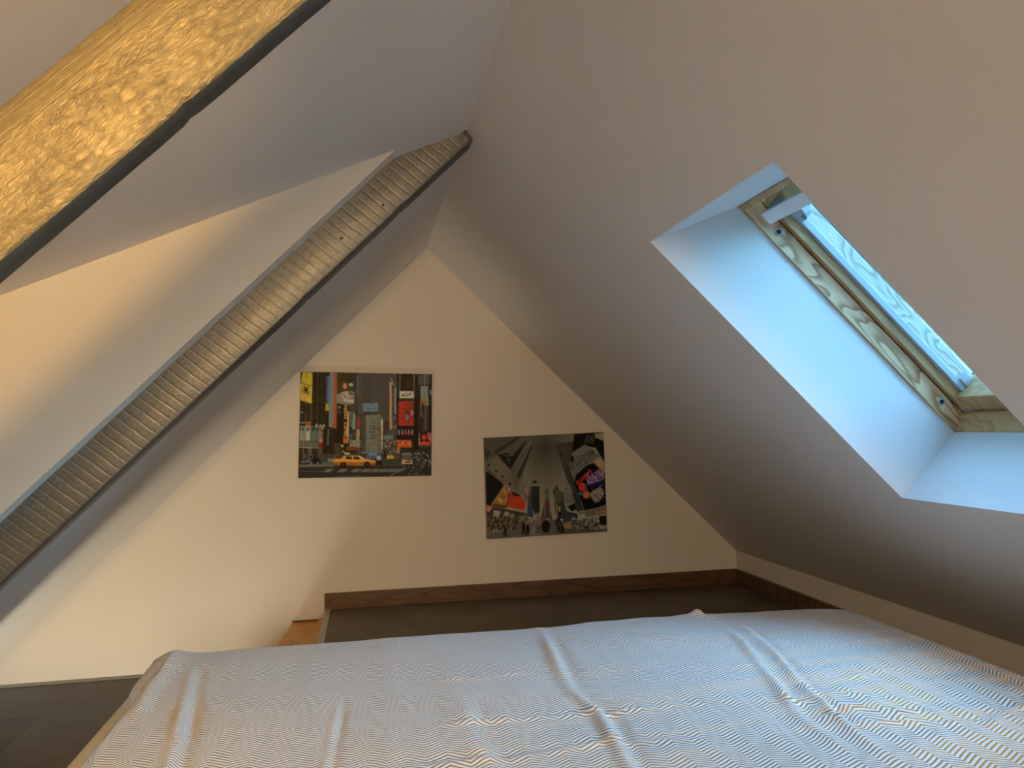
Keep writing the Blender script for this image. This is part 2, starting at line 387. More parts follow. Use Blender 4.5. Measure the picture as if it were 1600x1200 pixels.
# blind side channels on the sash (white), with the cord pulley on top and the end clip
for side in (1, -1):
    yy = YB if side == 1 else YA
    a, b = (yy - .014, yy - .002) if side == 1 else (yy + .002, yy + .014)
    ch = empty('blind_channel', (0, 0, 0)); ch.parent = win
    bar('channel_rail', (SB0 + .052, a, O3 + .020), (SB1 - .038, b, O3 + .035), WHITE_METAL, ch, bevel=.0012)
    a2, b2 = (yy - .050, yy - .002) if side == 1 else (yy + .002, yy + .050)
    bar('channel_head', (SB0 + .046, a2, O3 + .016), (SB0 + .074, b2, O3 + .038), WHITE_METAL, ch, bevel=.0015)
    bm = bmesh.new(); bmesh.ops.create_cone(bm, cap_ends=True, segments=20, radius1=.009, radius2=.008, depth=.014)
    me = bpy.data.meshes.new('pulley'); bm.to_mesh(me); bm.free(); me.materials.append(GREY_PLASTIC)
    pu = bpy.data.objects.new('pulley', me); COL.objects.link(pu); pu.parent = ch; pu.location = (SB0 + .082, yy - side * .018, O3 + .036)
    bar('end_clip', (SB1 - .064, yy - side * .007 - .012, O3 + .033), (SB1 - .040, yy - side * .007 + .005, O3 + .056), WHITE_METAL, ch, bevel=.002)
# ventilation bar under the head
vb = empty('ventilation_bar', (0, 0, 0)); vb.parent = win
bar('grip', (SF0 + .038, Y0 + .035, .196), (SF0 + .068, Y1 - .042, .206), BAR_WHITE, vb, bevel=.003)
for yy in (Y0 + .07, Y1 - .062, (Y0 + Y1) / 2):
    bar('bracket', (SF0 + .036, yy - .006, .206), (SF0 + .050, yy + .006, .243), GREY_PLASTIC, vb, bevel=.002)
# screw plugs in the far and near jamb
for yy, d_ in ((Y1 - .004, -1), (Y0 + .004, 1)):
    for s_ in (.660, 1.186):
        for nm, r1, dep, mm in (('plug_rim', .0085, .003, PLUG_RIM), ('plug_hole', .0055, .0045, DARK_GAP)):
            bm = bmesh.new(); bmesh.ops.create_cone(bm, cap_ends=True, segments=20, radius1=r1, radius2=r1 * .93, depth=dep)
            me = bpy.data.meshes.new(nm); bm.to_mesh(me); bm.free(); me.materials.append(mm)
            q = bpy.data.objects.new(nm, me); COL.objects.link(q); q.parent = win
            q.rotation_euler = (math.pi / 2 if d_ < 0 else -math.pi / 2, 0, 0); q.location = (s_, yy + d_ * dep / 2, .221)

# ------------------------------------------------------------------ rafters
def rafter(name, label, u0, u1, y0, y1, w0, w1, m_side, m_edge, chips, seed, n=170, amp=.0016):
    rs = np.random.RandomState(seed)
    root = empty(name, matrix=ML, label=label, category='roof beam')
    us = np.linspace(u0, u1, n)
    def wob(s, a):
        out = np.zeros(n)
        for f, g in ((3, 1), (9, .6), (27, .45), (70, .35)):
            out += g * np.sin(us * f * 2.1 + rs.rand() * 6.28 + s)
        return out * a
    e_in = wob(0, amp); e_out = wob(2, amp * .8); e_f = wob(4, amp * .5)
    for cu, cw, cd in chips: e_in += cd * np.exp(-((us - cu) / cw) ** 2)
    v = []; K = 10
    for i, u in enumerate(us):
        ring = []
        b = .004
        wi = w0 + e_in[i]; wo = w1 + e_out[i]
        ring = [(y0, wi + b), (y0, wi * .62 + wo * .38), (y0, wi * .3 + wo * .7), (y0, wo - b * .6), (y0 + b * .6, wo), (y1 - b, wo), (y1, wo - b), (y1, wi + b), (y1 - b + e_f[i] * .5, wi), (y0 + b, wi)]
        for y, w_ in ring: v.append((u, y, w_))
    f_side = []; f_edge = []
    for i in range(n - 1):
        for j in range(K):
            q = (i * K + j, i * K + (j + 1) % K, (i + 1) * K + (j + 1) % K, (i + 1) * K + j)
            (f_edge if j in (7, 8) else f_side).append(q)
    cap = [tuple(range(K)), tuple(range((n - 1) * K, n * K))[::-1]]
    o = mesh_obj('timber', v, f_side + f_edge + cap, m_side, root)
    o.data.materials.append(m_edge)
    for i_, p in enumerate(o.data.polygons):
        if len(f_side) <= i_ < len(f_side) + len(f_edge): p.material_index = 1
    o.data.polygons.foreach_set('use_smooth', [True] * len(o.data.polygons))
    fix(o)
    return root
near_beam = rafter('roof_beam', 'thick pewter painted rough beam crossing the upper left corner, nearest to the viewer', -1.15, U_R - .004, .730, .7716, .3248, .4222,
                   BEAM_NEAR, BEAM_EDGE, [(.098, .006, .0022), (-.165, .009, .0015)], 3, amp=.00025)
far_beam = rafter('roof_beam', 'slimmer saw marked pewter beam running up to the ridge in front of the gable', -1.15, U_R - .002, 1.793, 1.869, .3055, .45,
                  BEAM_FAR, BEAM_EDGE, [(.12, .012, .002), (.42, .02, .0015)], 9, amp=.0002)
# two small nails/knots and the split end at the ridge
for u, w_ in ((.395, .335), (.27, .345)):
    bm = bmesh.new(); bmesh.ops.create_icosphere(bm, subdivisions=2, radius=.0045)
    me = bpy.data.meshes.new('nail_head'); bm.to_mesh(me); bm.free(); me.materials.append(BEAM_EDGE)
    q = bpy.data.objects.new('nail_head', me); COL.objects.link(q); q.parent = far_beam; q.location = (u, 1.7935, w_); q.scale = (1, .3, .7)
for i in range(5):
    a = random.uniform(0, 1)
    box('splinter', (U_R - .030 + i * .005, 1.787, .309 + i * .004), (U_R - .016 + i * .005, 1.794, .314 + i * .006), BEAM_FAR, far_beam, bevel=.001)

# ------------------------------------------------------------------ bed
MX0, MX1, MY0, MY1, MZ = -.452, 1.192, -.22, 1.800, .196
mb = bmesh.new(); RC = .17; ring = []
for qx, qy, a0 in ((MX1 - RC, MY1 - RC, 0), (MX0 + RC, MY1 - RC, 90), (MX0 + RC, MY0 + RC, 180), (MX1 - RC, MY0 + RC, 270)):
    for k_ in range(9):
        an = math.radians(a0 + k_ * 90 / 8); ring.append((math.cos(an), math.sin(an), qx, qy))
prof = [(.020, .002), (.004, .010), (0, .03), (0, MZ - .035)] + [(.035 - .035 * math.cos(t * math.pi / 12), MZ - .035 + .035 * math.sin(t * math.pi / 12)) for t in range(1, 7)]
rows_ = [[mb.verts.new((qx + c_ * (RC - ins), qy + s_ * (RC - ins), z)) for c_, s_, qx, qy in ring] for ins, z in prof]
for A_, B_ in zip(rows_[:-1], rows_[1:]):
    for i in range(len(ring)): j = (i + 1) % len(ring); mb.faces.new((A_[i], A_[j], B_[j], B_[i]))
mb.faces.new(rows_[0][::-1]); mb.faces.new(rows_[-1])
me = bpy.data.meshes.new('mattress'); mb.to_mesh(me); mb.free(); me.materials.append(SHEET)
for p in me.polygons: p.use_smooth = True
mo = bpy.data.objects.new('mattress', me); COL.objects.link(mo)
mo['label'] = 'low double mattress in a pale fitted sheet lying on the dark floor'; mo['category'] = 'mattress'

def smooth_noise(X, Y, sx, sy, seed):
    rs = np.random.RandomState(seed); out = np.zeros_like(X)
    for _ in range(14):
        a = rs.rand() * 6.283; fx = rs.normal() / sx; fy = rs.normal() / sy
        out += np.sin(X * fx + Y * fy + a)
    return out / 5.0
def seg_dist(X, Y, pts):
    """distance, signed side and position along a polyline"""
    best = np.full(X.shape, 9.0); side = np.zeros(X.shape); along = np.zeros(X.shape); acc = 0; tot = sum(math.dist(a, b) for a, b in zip(pts[:-1], pts[1:]))
    for (x0, y0), (x1, y1) in zip(pts[:-1], pts[1:]):
        dx, dy = x1 - x0, y1 - y0; ll = math.hypot(dx, dy)
        t = np.clip(((X - x0) * dx + (Y - y0) * dy) / ll ** 2, 0, 1)
        qx = X - x0 - t * dx; qy = Y - y0 - t * dy; dd = np.hypot(qx, qy); c = (dx * qy - dy * qx) / ll
        mk = dd < best; best = np.where(mk, dd, best); side = np.where(mk, np.sign(c), side); along = np.where(mk, (acc + t * ll) / tot, along); acc += ll
    return best, side, along
NU, NV = 560, 620
xa, xb, ya, yb = -.50, 1.20, -.26, 1.905         # cloth coordinates
uu = np.linspace(xa, xb, NU); vv = np.concatenate([np.linspace(ya, .9, 160)[:-1], np.linspace(.9, yb, NV - 159)])
NV = len(vv)
X, Y = np.meshgrid(uu, vv)
H = np.zeros_like(X)
H += .0045 * smooth_noise(X, Y, .16, .22, 2) + .0016 * smooth_noise(X, Y, .045, .06, 5)
folds = [  # polyline, height, width, trench
    ([(.392, 1.80), (.385, 1.70), (.362, 1.486), (.352, 1.35), (.366, 1.216), (.35, 1.05), (.33, .8)], .011, .012, .007),
    ([(.80, 1.68), (.765, 1.50), (.71, 1.28), (.668, 1.138), (.665, 1.0)], .011, .011, .006),
    ([(.845, 1.66), (.80, 1.45), (.755, 1.27), (.72, 1.10), (.70, .95)], .009, .009, .006),
    ([(-.345, 1.66), (-.315, 1.45), (-.285, 1.25), (-.27, 1.10), (-.26, .9)], .008, .010, .009),
    ([(-.40, 1.72), (-.395, 1.55), (-.38, 1.35)], .008, .014, .003),
    ([(-.05, 1.43), (-.055, 1.28), (-.062, 1.10), (-.07, .9)], .0035, .006, .005),
    ([(.16, 1.40), (.15, 1.20), (.17, 1.0)], .003, .016, .003),
    ([(.06, 1.235), (.25, 1.240), (.42, 1.235), (.60, 1.235)], .0045, .008, .003),
    ([(.02, 1.10), (.2, 1.095), (.36, 1.12), (.5, 1.09)], .004, .010, .003),
    ([(.08, 1.455), (.20, 1.455), (.36, 1.480)], .0028, .007, .001),
    ([(.56, 1.72), (.60, 1.62), (.66, 1.56)], .004, .012, .002),
    ([(.655, 1.215), (.73, 1.19), (.80, 1.13), (.88, 1.10)], .006, .008, .005),
    ([(.66, 1.155), (.74, 1.10), (.84, 1.06), (.93, 1.05)], .005, .009, .004),
    ([(.80, 1.27), (.92, 1.30), (1.02, 1.33)], .003, .008, .002),
    ([(.90, 1.02), (1.0, 1.08), (1.12, 1.11)], .004, .010, .003),
    ([(.72, 1.30), (.79, 1.22), (.88, 1.17)], .004, .009, .003),
    ([(.775, 1.845), (.778, 1.78), (.80, 1.70)], .012, .009, .002),
]
loose = np.clip((X + .05) / 1.1, 0, 1) * np.clip((1.75 - Y) / .5, 0.12, 1)
loose = np.clip(loose * 1.0, 0, 1)
for pts, h_, wd, tr in folds:
    dd, sd, al = seg_dist(X, Y, pts)
    taper = np.clip(np.minimum(al, 1 - al) * 5, 0, 1) ** .7 * (0.75 + .25 * np.sin(al * 17 + h_ * 900))
    ridge = np.exp(-(dd / wd) ** 2)
    tren = np.exp(-((dd * sd - wd * 1.9) / (wd * 1.1)) ** 2)
    H += (h_ * ridge - tr * tren) * taper
    loose = np.maximum(loose, np.exp(-(dd / (wd * 1.6)) ** 2) * taper * np.clip(.35 + X * .7, .15, 1))
ER = .045
def roll(p, e, drop_max):
    """wrap the cloth round an edge at e: beyond it the arc turns down"""
    over = np.clip(p - (e - ER), 0, None); ang = np.clip(over / ER, 0, math.pi / 2)
    pos = np.where(p < e - ER, p, e - ER + ER * np.sin(ang)); drop = ER * (1 - np.cos(ang)) + np.clip(over - ER * math.pi / 2, 0, drop_max)
    return pos, drop
hem = MX0 + .012 + .056 * np.clip((1.68 - Y) / .5, 0, 1) + .004 * np.sin(Y * 23)
tt = np.clip((X - xa) / .10, 0, 1)
Xc = np.where(X < xa + .10, hem * (1 - tt) + (xa + .10) * tt, X)
hemr = 1.172 + .004 * np.sin(Y * 19)
tr_ = np.clip((xb - X) / .10, 0, 1); Xc = np.where(X > xb - .10, hemr * (1 - tr_) + (xb - .10) * tr_, Xc)
PY, DY = roll(Y, MY1 + .010, .2)
# rounded far corners
cz = np.zeros_like(X)
dl = np.clip(.055 - (Xc - MX0), 0, None) ; dr = np.clip(Xc - (MX1 - .06), 0, None)
cz -= 4.2 * dl ** 2 + 3.0 * dr ** 2
corner = np.clip((PY - (MY1 - .12)) / .12, 0, 1) ** 2
PY = PY - corner * (np.clip(Xc - 1.07, 0, None) * .36 + np.clip(-.36 - Xc, 0, None) * .42)
base = MZ + .0135
fade = np.clip(np.minimum((Xc - hem) / .03, (hemr - Xc) / .03), 0, 1)
Z = base + H * (.25 + .75 * fade) * (1 - np.clip(DY / .03, 0, 1)) + cz - DY
# small bulge near the far left corner and the tuft on the far edge
Z += .012 * np.exp(-((Xc + .405) / .03) ** 2 - ((PY - 1.76) / .09) ** 2) + .004 * np.exp(-((Xc - .775) / .05) ** 2 - ((PY - 1.80) / .05) ** 2)
Z = np.maximum(Z, MZ + .0045 - DY * 1.0)
verts = np.stack([Xc, PY, Z], -1).reshape(-1, 3)
ii, jj = np.meshgrid(np.arange(NU - 1), np.arange(NV - 1)); p0 = (jj * NU + ii).ravel()
faces = np.stack([p0, p0 + 1, p0 + NU + 1, p0 + NU], -1)
def np_mesh(name, verts, faces, m):
    me = bpy.data.meshes.new(name); me.vertices.add(len(verts)); me.vertices.foreach_set('co', verts.astype(np.float32).ravel())
    me.loops.add(faces.size); me.loops.foreach_set('vertex_index', faces.astype(np.int32).ravel())
    me.polygons.add(len(faces)); me.polygons.foreach_set('loop_start', np.arange(0, faces.size, 4, dtype=np.int32))
    me.polygons.foreach_set('use_smooth', np.ones(len(faces), bool))
    me.update(calc_edges=True); me.validate(); me.materials.append(m); return me
me = np_mesh('blanket', verts, faces, BLANKET)
uvl = me.uv_layers.new(name='UVMap'); uvs = np.stack([X.ravel(), Y.ravel()], -1)[faces.ravel()]
uvl.data.foreach_set('uv', uvs.astype(np.float32).ravel())
at = me.attributes.new('loose', 'FLOAT', 'POINT'); at.data.foreach_set('value', loose.ravel().astype(np.float32))
bl = bpy.data.objects.new('blanket', me); COL.objects.link(bl)
bl['label'] = 'white and tan herringbone woven blanket spread creased over the mattress'; bl['category'] = 'blanket'
sol = bl.modifiers.new('thick', 'SOLIDIFY'); sol.thickness = .0025; sol.offset = -1

# ------------------------------------------------------------------ stair in the opening
st = empty('staircase', (-.23, 2.9, -.9), label='orange stained wooden stair top in the floor opening beside the gable wall', category='staircase')
def stp(o): o.parent = st; o.matrix_parent_inverse = Matrix.Translation((.23, -2.9, .9)); return o
stp(prism('tread', [(-.300, 2.70), (-.272, D - .004), (OX - .006, D - .004), (OX - .006, 2.70)], 2, -.075, -.040, STEP, None, .002))
stp(box('stringer', (OX - .024, 2.70, -.22), (OX - .003, D - .004, -.030), STEP, bevel=.002))
for i in range(1, 4):
    stp(prism('tread', [(-.300 - .22 * i, 2.70), (-.275 - .22 * i, D - .004), (-.06 - .22 * i, D - .004), (-.06 - .22 * i, 2.70)], 2, -.075 - .20 * i - .12, -.040 - .20 * i - .12, STEP, None, .002))
stp(box('edge_strip', (-.276, D - .010, -.040), (OX - .010, D - .004, -.034), SKIRT))

#PICTURES
# ------------------------------------------------------------------ the two printed panels on the gable
PRINT = bpy.data.materials.new('city_print'); PRINT.use_nodes = True
_n = PRINT.node_tree.nodes; _l = PRINT.node_tree.links; _b = _n['Principled BSDF']; _b.inputs['Roughness'].default_value = .42; _b.inputs['Specular IOR Level'].default_value = .08
_a = N(_n, 'Attribute', attribute_name='ink'); _l.new(_a.outputs['Color'], _b.inputs['Base Color'])
PANEL_EDGE, *_ = mat('panel_edge', (.10, .09, .08), .5)

class Canvas:
    """a grid of ink dots; shapes are given in the print's own drawing units"""
    def __init__(s, corners, light, nx=300, ny=240):
        s.nx, s.ny = nx, ny; u, v = np.meshgrid((np.arange(nx) + .5) / nx, (np.arange(ny) + .5) / ny)
        tl, tr, br, bl_ = [np.array(c, float) for c in corners]
        s.u, s.v = u, v
        s.X = (1 - v) * ((1 - u) * tl[0] + u * tr[0]) + v * ((1 - u) * bl_[0] + u * br[0])
        s.Y = (1 - v) * ((1 - u) * tl[1] + u * tr[1]) + v * ((1 - u) * bl_[1] + u * br[1])
        s.c = np.zeros((ny, nx, 3)); s.light = np.array(light); s.rs = np.random.RandomState(5)
    def col(s, c):
        c = np.array(c, float) / 255; c = np.where(c <= .04045, c / 12.92, ((c + .055) / 1.055) ** 2.4)
        c = c / s.light * .56; c = (c * .9 + c.mean() * .1) ** 1.18 * 1.12; return np.clip(c, 0, .95)
    def put(s, m, c, a=1.0):
        c = s.col(c); s.c[m] = s.c[m] * (1 - a) + c * a
    def poly(s, pts, c, a=1.0, noise=0):
        xs = [p[0] for p in pts]; ys = [p[1] for p in pts]
        bb = (s.X >= min(xs)) & (s.X <= max(xs)) & (s.Y >= min(ys)) & (s.Y <= max(ys))
        X = s.X[bb]; Y = s.Y[bb]; ins = np.zeros(X.shape, bool); n = len(pts)
        for i in range(n):
            x1, y1 = pts[i]; x2, y2 = pts[(i + 1) % n]
            if y1 == y2: continue
            ins ^= ((y1 > Y) != (y2 > Y)) & (X < (x2 - x1) * (Y - y1) / (y2 - y1) + x1)
        m = np.zeros(s.X.shape, bool); m[bb] = ins; s.put(m, c, a)
        if noise: s.c[m] *= (1 + noise * s.rs.normal(size=(m.sum(), 1)))
        return m
    def rect(s, x0, y0, x1, y1, c, a=1.0, noise=0): return s.poly([(x0, y0), (x1, y0), (x1, y1), (x0, y1)], c, a, noise)
    def line(s, x0, y0, x1, y1, w_, c, a=1.0):
        dx, dy = x1 - x0, y1 - y0; q = max(math.hypot(dx, dy), 1e-6); nx, ny = -dy / q * w_ / 2, dx / q * w_ / 2
        s.poly([(x0 + nx, y0 + ny), (x1 + nx, y1 + ny), (x1 - nx, y1 - ny), (x0 - nx, y0 - ny)], c, a)
    def path(s, pts, w_, c, a=1.0):
        for p, q in zip(pts[:-1], pts[1:]): s.line(*p, *q, w_, c, a)
    def ell(s, cx, cy, rx, ry, c, a=1.0, rot=0):
        ca, sa = math.cos(rot), math.sin(rot); dx = s.X - cx; dy = s.Y - cy
        s.put(((dx * ca + dy * sa) / rx) ** 2 + ((dy * ca - dx * sa) / ry) ** 2 < 1, c, a)
    FONT = {'I': [[(.5, 0), (.5, 1)]], 'N': [[(.1, 1), (.1, 0), (.9, 1), (.9, 0)]], 'G': [[(.95, .15), (.5, 0), (.1, .3), (.1, .7), (.5, 1), (.9, .85), (.9, .55), (.55, .55)]],
            'K': [[(.15, 0), (.15, 1)], [(.85, 0), (.15, .55)], [(.3, .42), (.9, 1)]], 'O': [[(.5, 0), (.1, .3), (.1, .7), (.5, 1), (.9, .7), (.9, .3), (.5, 0)]],
            'D': [[(.1, 0), (.1, 1), (.55, 1), (.9, .7), (.9, .3), (.55, 0), (.1, 0)]], 'A': [[(.05, 1), (.5, 0), (.95, 1)], [(.25, .65), (.75, .65)]],
            'o': [[(.5, .35), (.1, .5), (.1, .85), (.5, 1), (.9, .85), (.9, .5), (.5, .35)]], 'd': [[(.9, 0), (.9, 1), (.4, 1), (.1, .8), (.1, .55), (.4, .4), (.9, .5)]],
            'a': [[(.15, .42), (.8, .4), (.85, 1), (.3, 1), (.1, .8), (.3, .65), (.85, .68)]], 'k': [[(.15, 0), (.15, 1)], [(.85, .4), (.15, .7)], [(.35, .62), (.85, 1)]],
            'E': [[(.9, 0), (.1, 0), (.1, 1), (.9, 1)], [(.1, .5), (.75, .5)]], 'X': [[(.1, 0), (.9, 1)], [(.9, 0), (.1, 1)]], 'P': [[(.1, 1), (.1, 0), (.8, .05), (.9, .3), (.7, .5), (.1, .52)]],
            'R': [[(.1, 1), (.1, 0), (.8, .05), (.9, .3), (.7, .5), (.1, .52), (.9, 1)]], 'T': [[(.5, 0), (.5, 1)], [(0, 0), (1, 0)]]}
    def text(s, t, ox, oy, ax, ay, w_, c, gap=1.2):
        """ax: vector across one letter, ay: vector down one letter"""
        for i, ch in enumerate(t):
            bx, by = ox + ax[0] * gap * i, oy + ax[1] * gap * i
            for st_ in s.FONT.get(ch, []): s.path([(bx + ax[0] * p + ay[0] * q, by + ax[1] * p + ay[1] * q) for p, q in st_], w_, c)
    def speck(s, x0, y0, x1, y1, n, size, cols, a=.8):
        for _ in range(n):
            x = s.rs.uniform(x0, x1); y = s.rs.uniform(y0, y1); w_ = size * s.rs.uniform(.4, 1.3); h_ = size * s.rs.uniform(.4, 1.6)
            s.rect(x, y, x + w_, y + h_, cols[s.rs.randint(len(cols))], a)

# --- street picture with the yellow cab
P = Canvas([(122, 75), (1428, 95), (1415, 1098), (100, 1120)], (.44, .33, .21))
P.rect(90, 60, 1450, 1140, (52, 40, 26), noise=.1)
P.rect(675, 80, 1090, 900, (92, 80, 64), noise=.05)                         # tower
for i in range(30): P.line(690 + i * 13, 90, 690 + i * 13, 860, 3, (74, 64, 52), .5)
for i in range(58): P.line(690, 100 + i * 12, 1080, 100 + i * 12, 3, (80, 70, 56), .35)
P.rect(726, 90, 815, 500, (70, 60, 48), .55)
for i in range(14): P.line(735, 105 + i * 18, 808, 105 + i * 18, 4, (112, 100, 84), .55)
P.rect(232, 80, 400, 640, (50, 38, 20), noise=.12)                          # dark ribbed facade
for x, c in ((240, (72, 60, 30)), (262, (40, 28, 14)), (285, (84, 72, 50)), (300, (44, 32, 16)), (330, (66, 52, 24)), (352, (40, 28, 14))):
    P.line(x, 80, x - 4, 640, 9, c, .8)
P.speck(236, 90, 370, 600, 120, 12, [(92, 80, 60), (34, 24, 12), (80, 66, 28)], .45)
P.poly([(122, 75), (236, 80), (228, 390), (108, 352)], (196, 162, 40)); P.poly([(122, 75), (134, 76), (122, 350), (110, 350)], (70, 50, 20))
P.line(178, 80, 176, 205, 4, (110, 86, 20)); P.line(122, 188, 234, 214, 7, (60, 42, 16))
P.poly([(120, 195), (232, 222), (228, 385), (110, 350)], (205, 168, 50)); P.text('ING', 128, 205, (24, 6), (-3, 78), 9, (48, 32, 12), gap=1.18)
P.line(122, 300, 228, 320, 4, (150, 110, 30)); P.poly([(122, 310), (172, 325), (170, 372), (112, 352)], (206, 140, 60), .7)
P.rect(378, 120, 402, 390, (96, 104, 130)); P.rect(362, 120, 380, 390, (64, 64, 80)); P.rect(364, 390, 396, 458, (176, 150, 30))
P.poly([(404, 80), (444, 82), (436, 622), (396, 620)], (128, 124, 112)); P.poly([(444, 82), (476, 84), (470, 636), (436, 630)], (172, 88, 34))
P.poly([(108, 375), (230, 395), (226, 560), (104, 560)], (62, 46, 28), noise=.1)
for x in (118, 172, 222): P.line(x, 380, x - 6, 745, 4, (128, 116, 96), .8)
P.line(118, 474, 150, 476, 8, (150, 142, 128), .8); P.line(118, 575, 165, 580, 12, (150, 142, 128), .8)
P.rect(174, 566, 216, 610, (186, 86, 40)); P.rect(188, 574, 200, 600, (60, 24, 16))
for x0, c in ((122, (158, 152, 124)), (172, (178, 158, 124)), (224, (96, 112, 92)), (266, (92, 104, 88)), (304, (140, 116, 84))):
    P.poly([(x0, 608), (x0 + 42, 612), (x0 + 40, 765), (x0 - 4, 755)], c)
    P.ell(x0 + 20, 640, 13, 24, (58, 36, 24), .9); P.ell(x0 + 22, 700, 9, 42, (120, 100, 80) if x0 != 172 else (196, 160, 128), .7)
P.speck(262, 590, 350, 640, 16, 12, [(170, 90, 60), (190, 180, 150), (40, 30, 20)], .8)
P.rect(105, 752, 290, 822, (108, 98, 70), noise=.06); P.line(105, 752, 290, 765, 5, (60, 46, 26)); P.line(105, 820, 285, 826, 6, (160, 152, 120))
P.rect(105, 826, 330, 985, (62, 46, 26), noise=.1)
for x in (150, 205, 222, 300, 322): P.line(x, 775, x - 4, 940, 7, (126, 116, 84), .9)
P.rect(300, 738, 335, 770, (196, 116, 84)); P.poly([(300, 770), (360, 778), (345, 822), (300, 820)], (140, 46, 24))
P.rect(336, 640, 478, 1000, (48, 34, 18), noise=.12); P.line(392, 640, 384, 800, 22, (96, 92, 72), .8); P.line(430, 650, 424, 820, 8, (70, 50, 26))
P.poly([(444, 780), (520, 780), (500, 880), (450, 900)], (98, 78, 46), .6)
P.rect(474, 84, 680, 400, (80, 64, 36), noise=.1)                           # billboard with a figure
P.poly([(474, 84), (678, 88), (650, 190), (474, 170)], (74, 60, 26)); P.speck(478, 90, 660, 180, 60, 10, [(92, 78, 40), (56, 44, 20)], .5)
P.poly([(470, 300), (520, 280), (648, 300), (640, 420), (468, 380)], (140, 128, 104)); P.ell(555, 220, 38, 56, (96, 62, 32)); P.ell(551, 214, 19, 30, (198, 132, 84))
P.poly([(520, 275), (585, 262), (600, 330), (530, 330)], (186, 150, 112)); P.ell(560, 320, 50, 18, (176, 146, 112), .9); P.line(534, 290, 560, 335, 9, (120, 96, 70)); P.ell(612, 200, 22, 16, (168, 164, 130)); P.line(600, 270, 645, 282, 8, (176, 170, 146))
for i in range(9): P.rect(540 + i * 11, 338 + i * 2, 547 + i * 11, 366 + i * 2, (212, 200, 170))
P.poly([(645, 120), (686, 88), (686, 260), (652, 300)], (66, 56, 54)); P.line(680, 88, 676, 300, 6, (120, 112, 98))
P.poly([(560, 396), (640, 410), (600, 430)], (86, 66, 30))
P.rect(476, 395, 545, 775, (44, 26, 14)); P.rect(484, 412, 510, 436, (126, 108, 100)); P.speck(486, 440, 512, 500, 10, 9, [(110, 84, 70), (60, 30, 20)])
P.poly([(540, 396), (574, 400), (578, 775), (536, 775)], (52, 28, 12))
for i, ch in enumerate('KODAK EXPRE'): P.text(ch, 572, 402 + i * 29, (0, 23), (-27, 0), 6, (222, 158, 66))
P.rect(536, 722, 580, 776, (206, 104, 22)); P.text('T', 544, 730, (26, 0), (0, 36), 6, (150, 60, 10))
P.poly([(576, 470), (592, 470), (586, 775), (574, 775)], (186, 160, 108)); P.poly([(592, 400), (664, 380), (664, 480), (600, 600)], (84, 72, 52))
P.poly([(628, 470), (660, 500), (656, 646), (622, 640)], (134, 134, 110)); P.rect(604, 470, 616, 620, (120, 116, 92)); P.ell(632, 690, 26, 46, (78, 68, 34))
P.poly([(668, 540), (694, 524), (696, 640), (672, 650)], (160, 62, 40)); P.poly([(700, 528), (732, 528), (728, 580), (702, 600)], (168, 108, 88)); P.poly([(664, 640), (700, 650), (694, 745), (662, 745)], (170, 136, 88))
P.rect(596, 748, 732, 822, (140, 128, 94)); P.speck(600, 754, 726, 816, 26, 12, [(104, 88, 60), (164, 152, 116)], .7); P.rect(594, 690, 614, 800, (118, 86, 100), .7)
P.rect(566, 812, 666, 850, (136, 62, 24)); P.speck(510, 770, 556, 920, 22, 13, [(212, 196, 150), (120, 80, 34), (60, 40, 20)]); P.rect(700, 640, 745, 740, (50, 42, 32))
P.poly([(728, 384), (884, 380), (880, 470), (728, 466)], (112, 122, 116)); P.speck(732, 386, 876, 462, 46, 12, [(88, 104, 80), (140, 146, 138), (96, 96, 110)], .6); P.rect(728, 468, 884, 486, (70, 60, 48)); P.line(760, 404, 850, 408, 6, (150, 120, 130), .7)
P.poly([(720, 508), (900, 496), (922, 540), (924, 880), (720, 880)], (128, 120, 94)); P.rect(868, 510, 918, 880, (112, 108, 86)); P.poly([(700, 500), (760, 505), (760, 860), (700, 860)], (70, 56, 40), .8)
for r0 in range(7):
    for c0 in range(3):
        P.rect(796 + c0 * 22, 540 + r0 * 30, 808 + c0 * 22, 556 + r0 * 30, (64, 54, 40))
P.poly([(912, 540), (930, 548), (926, 835), (914, 835)], (206, 172, 118)); P.rect(762, 686, 802, 724, (110, 128, 140))
P.speck(690, 600, 940, 880, 130, 14, [(80, 62, 40), (120, 104, 76), (54, 42, 28), (140, 80, 50)], .55)
P.rect(932, 560, 1080, 880, (80, 64, 50), noise=.06); P.poly([(996, 180), (1018, 170), (1018, 642), (996, 642)], (196, 142, 92)); P.line(1010, 130, 1030, 190, 9, (150, 140, 112)); P.line(1020, 185, 1060, 215, 7, (150, 140, 112)); P.line(985, 160, 990, 180, 7, (140, 130, 104))
P.rect(1036, 220, 1070, 500, (60, 50, 38)); P.rect(1042, 228, 1064, 492, (138, 134, 118)); P.rect(1030, 515, 1066, 640, (112, 100, 84)); P.ell(1050, 570, 14, 34, (84, 60, 52))
P.rect(980, 650, 1070, 700, (84, 84, 72)); P.rect(940, 700, 1030, 742, (120, 116, 104)); P.rect(1072, 95, 1100, 900, (42, 32, 22)); P.speck(935, 742, 1070, 880, 70, 13, [(110, 98, 68), (64, 54, 38), (150, 130, 80), (190, 170, 120)], .6)
P.rect(1096, 95, 1245, 345, (44, 28, 18)); P.line(1100, 95, 1096, 345, 9, (132, 118, 100)); P.line(1243, 95, 1240, 345, 9, (128, 114, 96)); P.rect(1108, 105, 1234, 255, (62, 40, 24), noise=.1); P.ell(1190, 190, 40, 40, (84, 56, 34), .6)
P.rect(1100, 264, 1236, 332, (206, 178, 134)); P.ell(1168, 297, 54, 15, (66, 52, 92), rot=-.16); P.ell(1170, 295, 36, 7, (206, 178, 134), rot=-.16); P.rect(1096, 332, 1240, 345, (90, 80, 46))
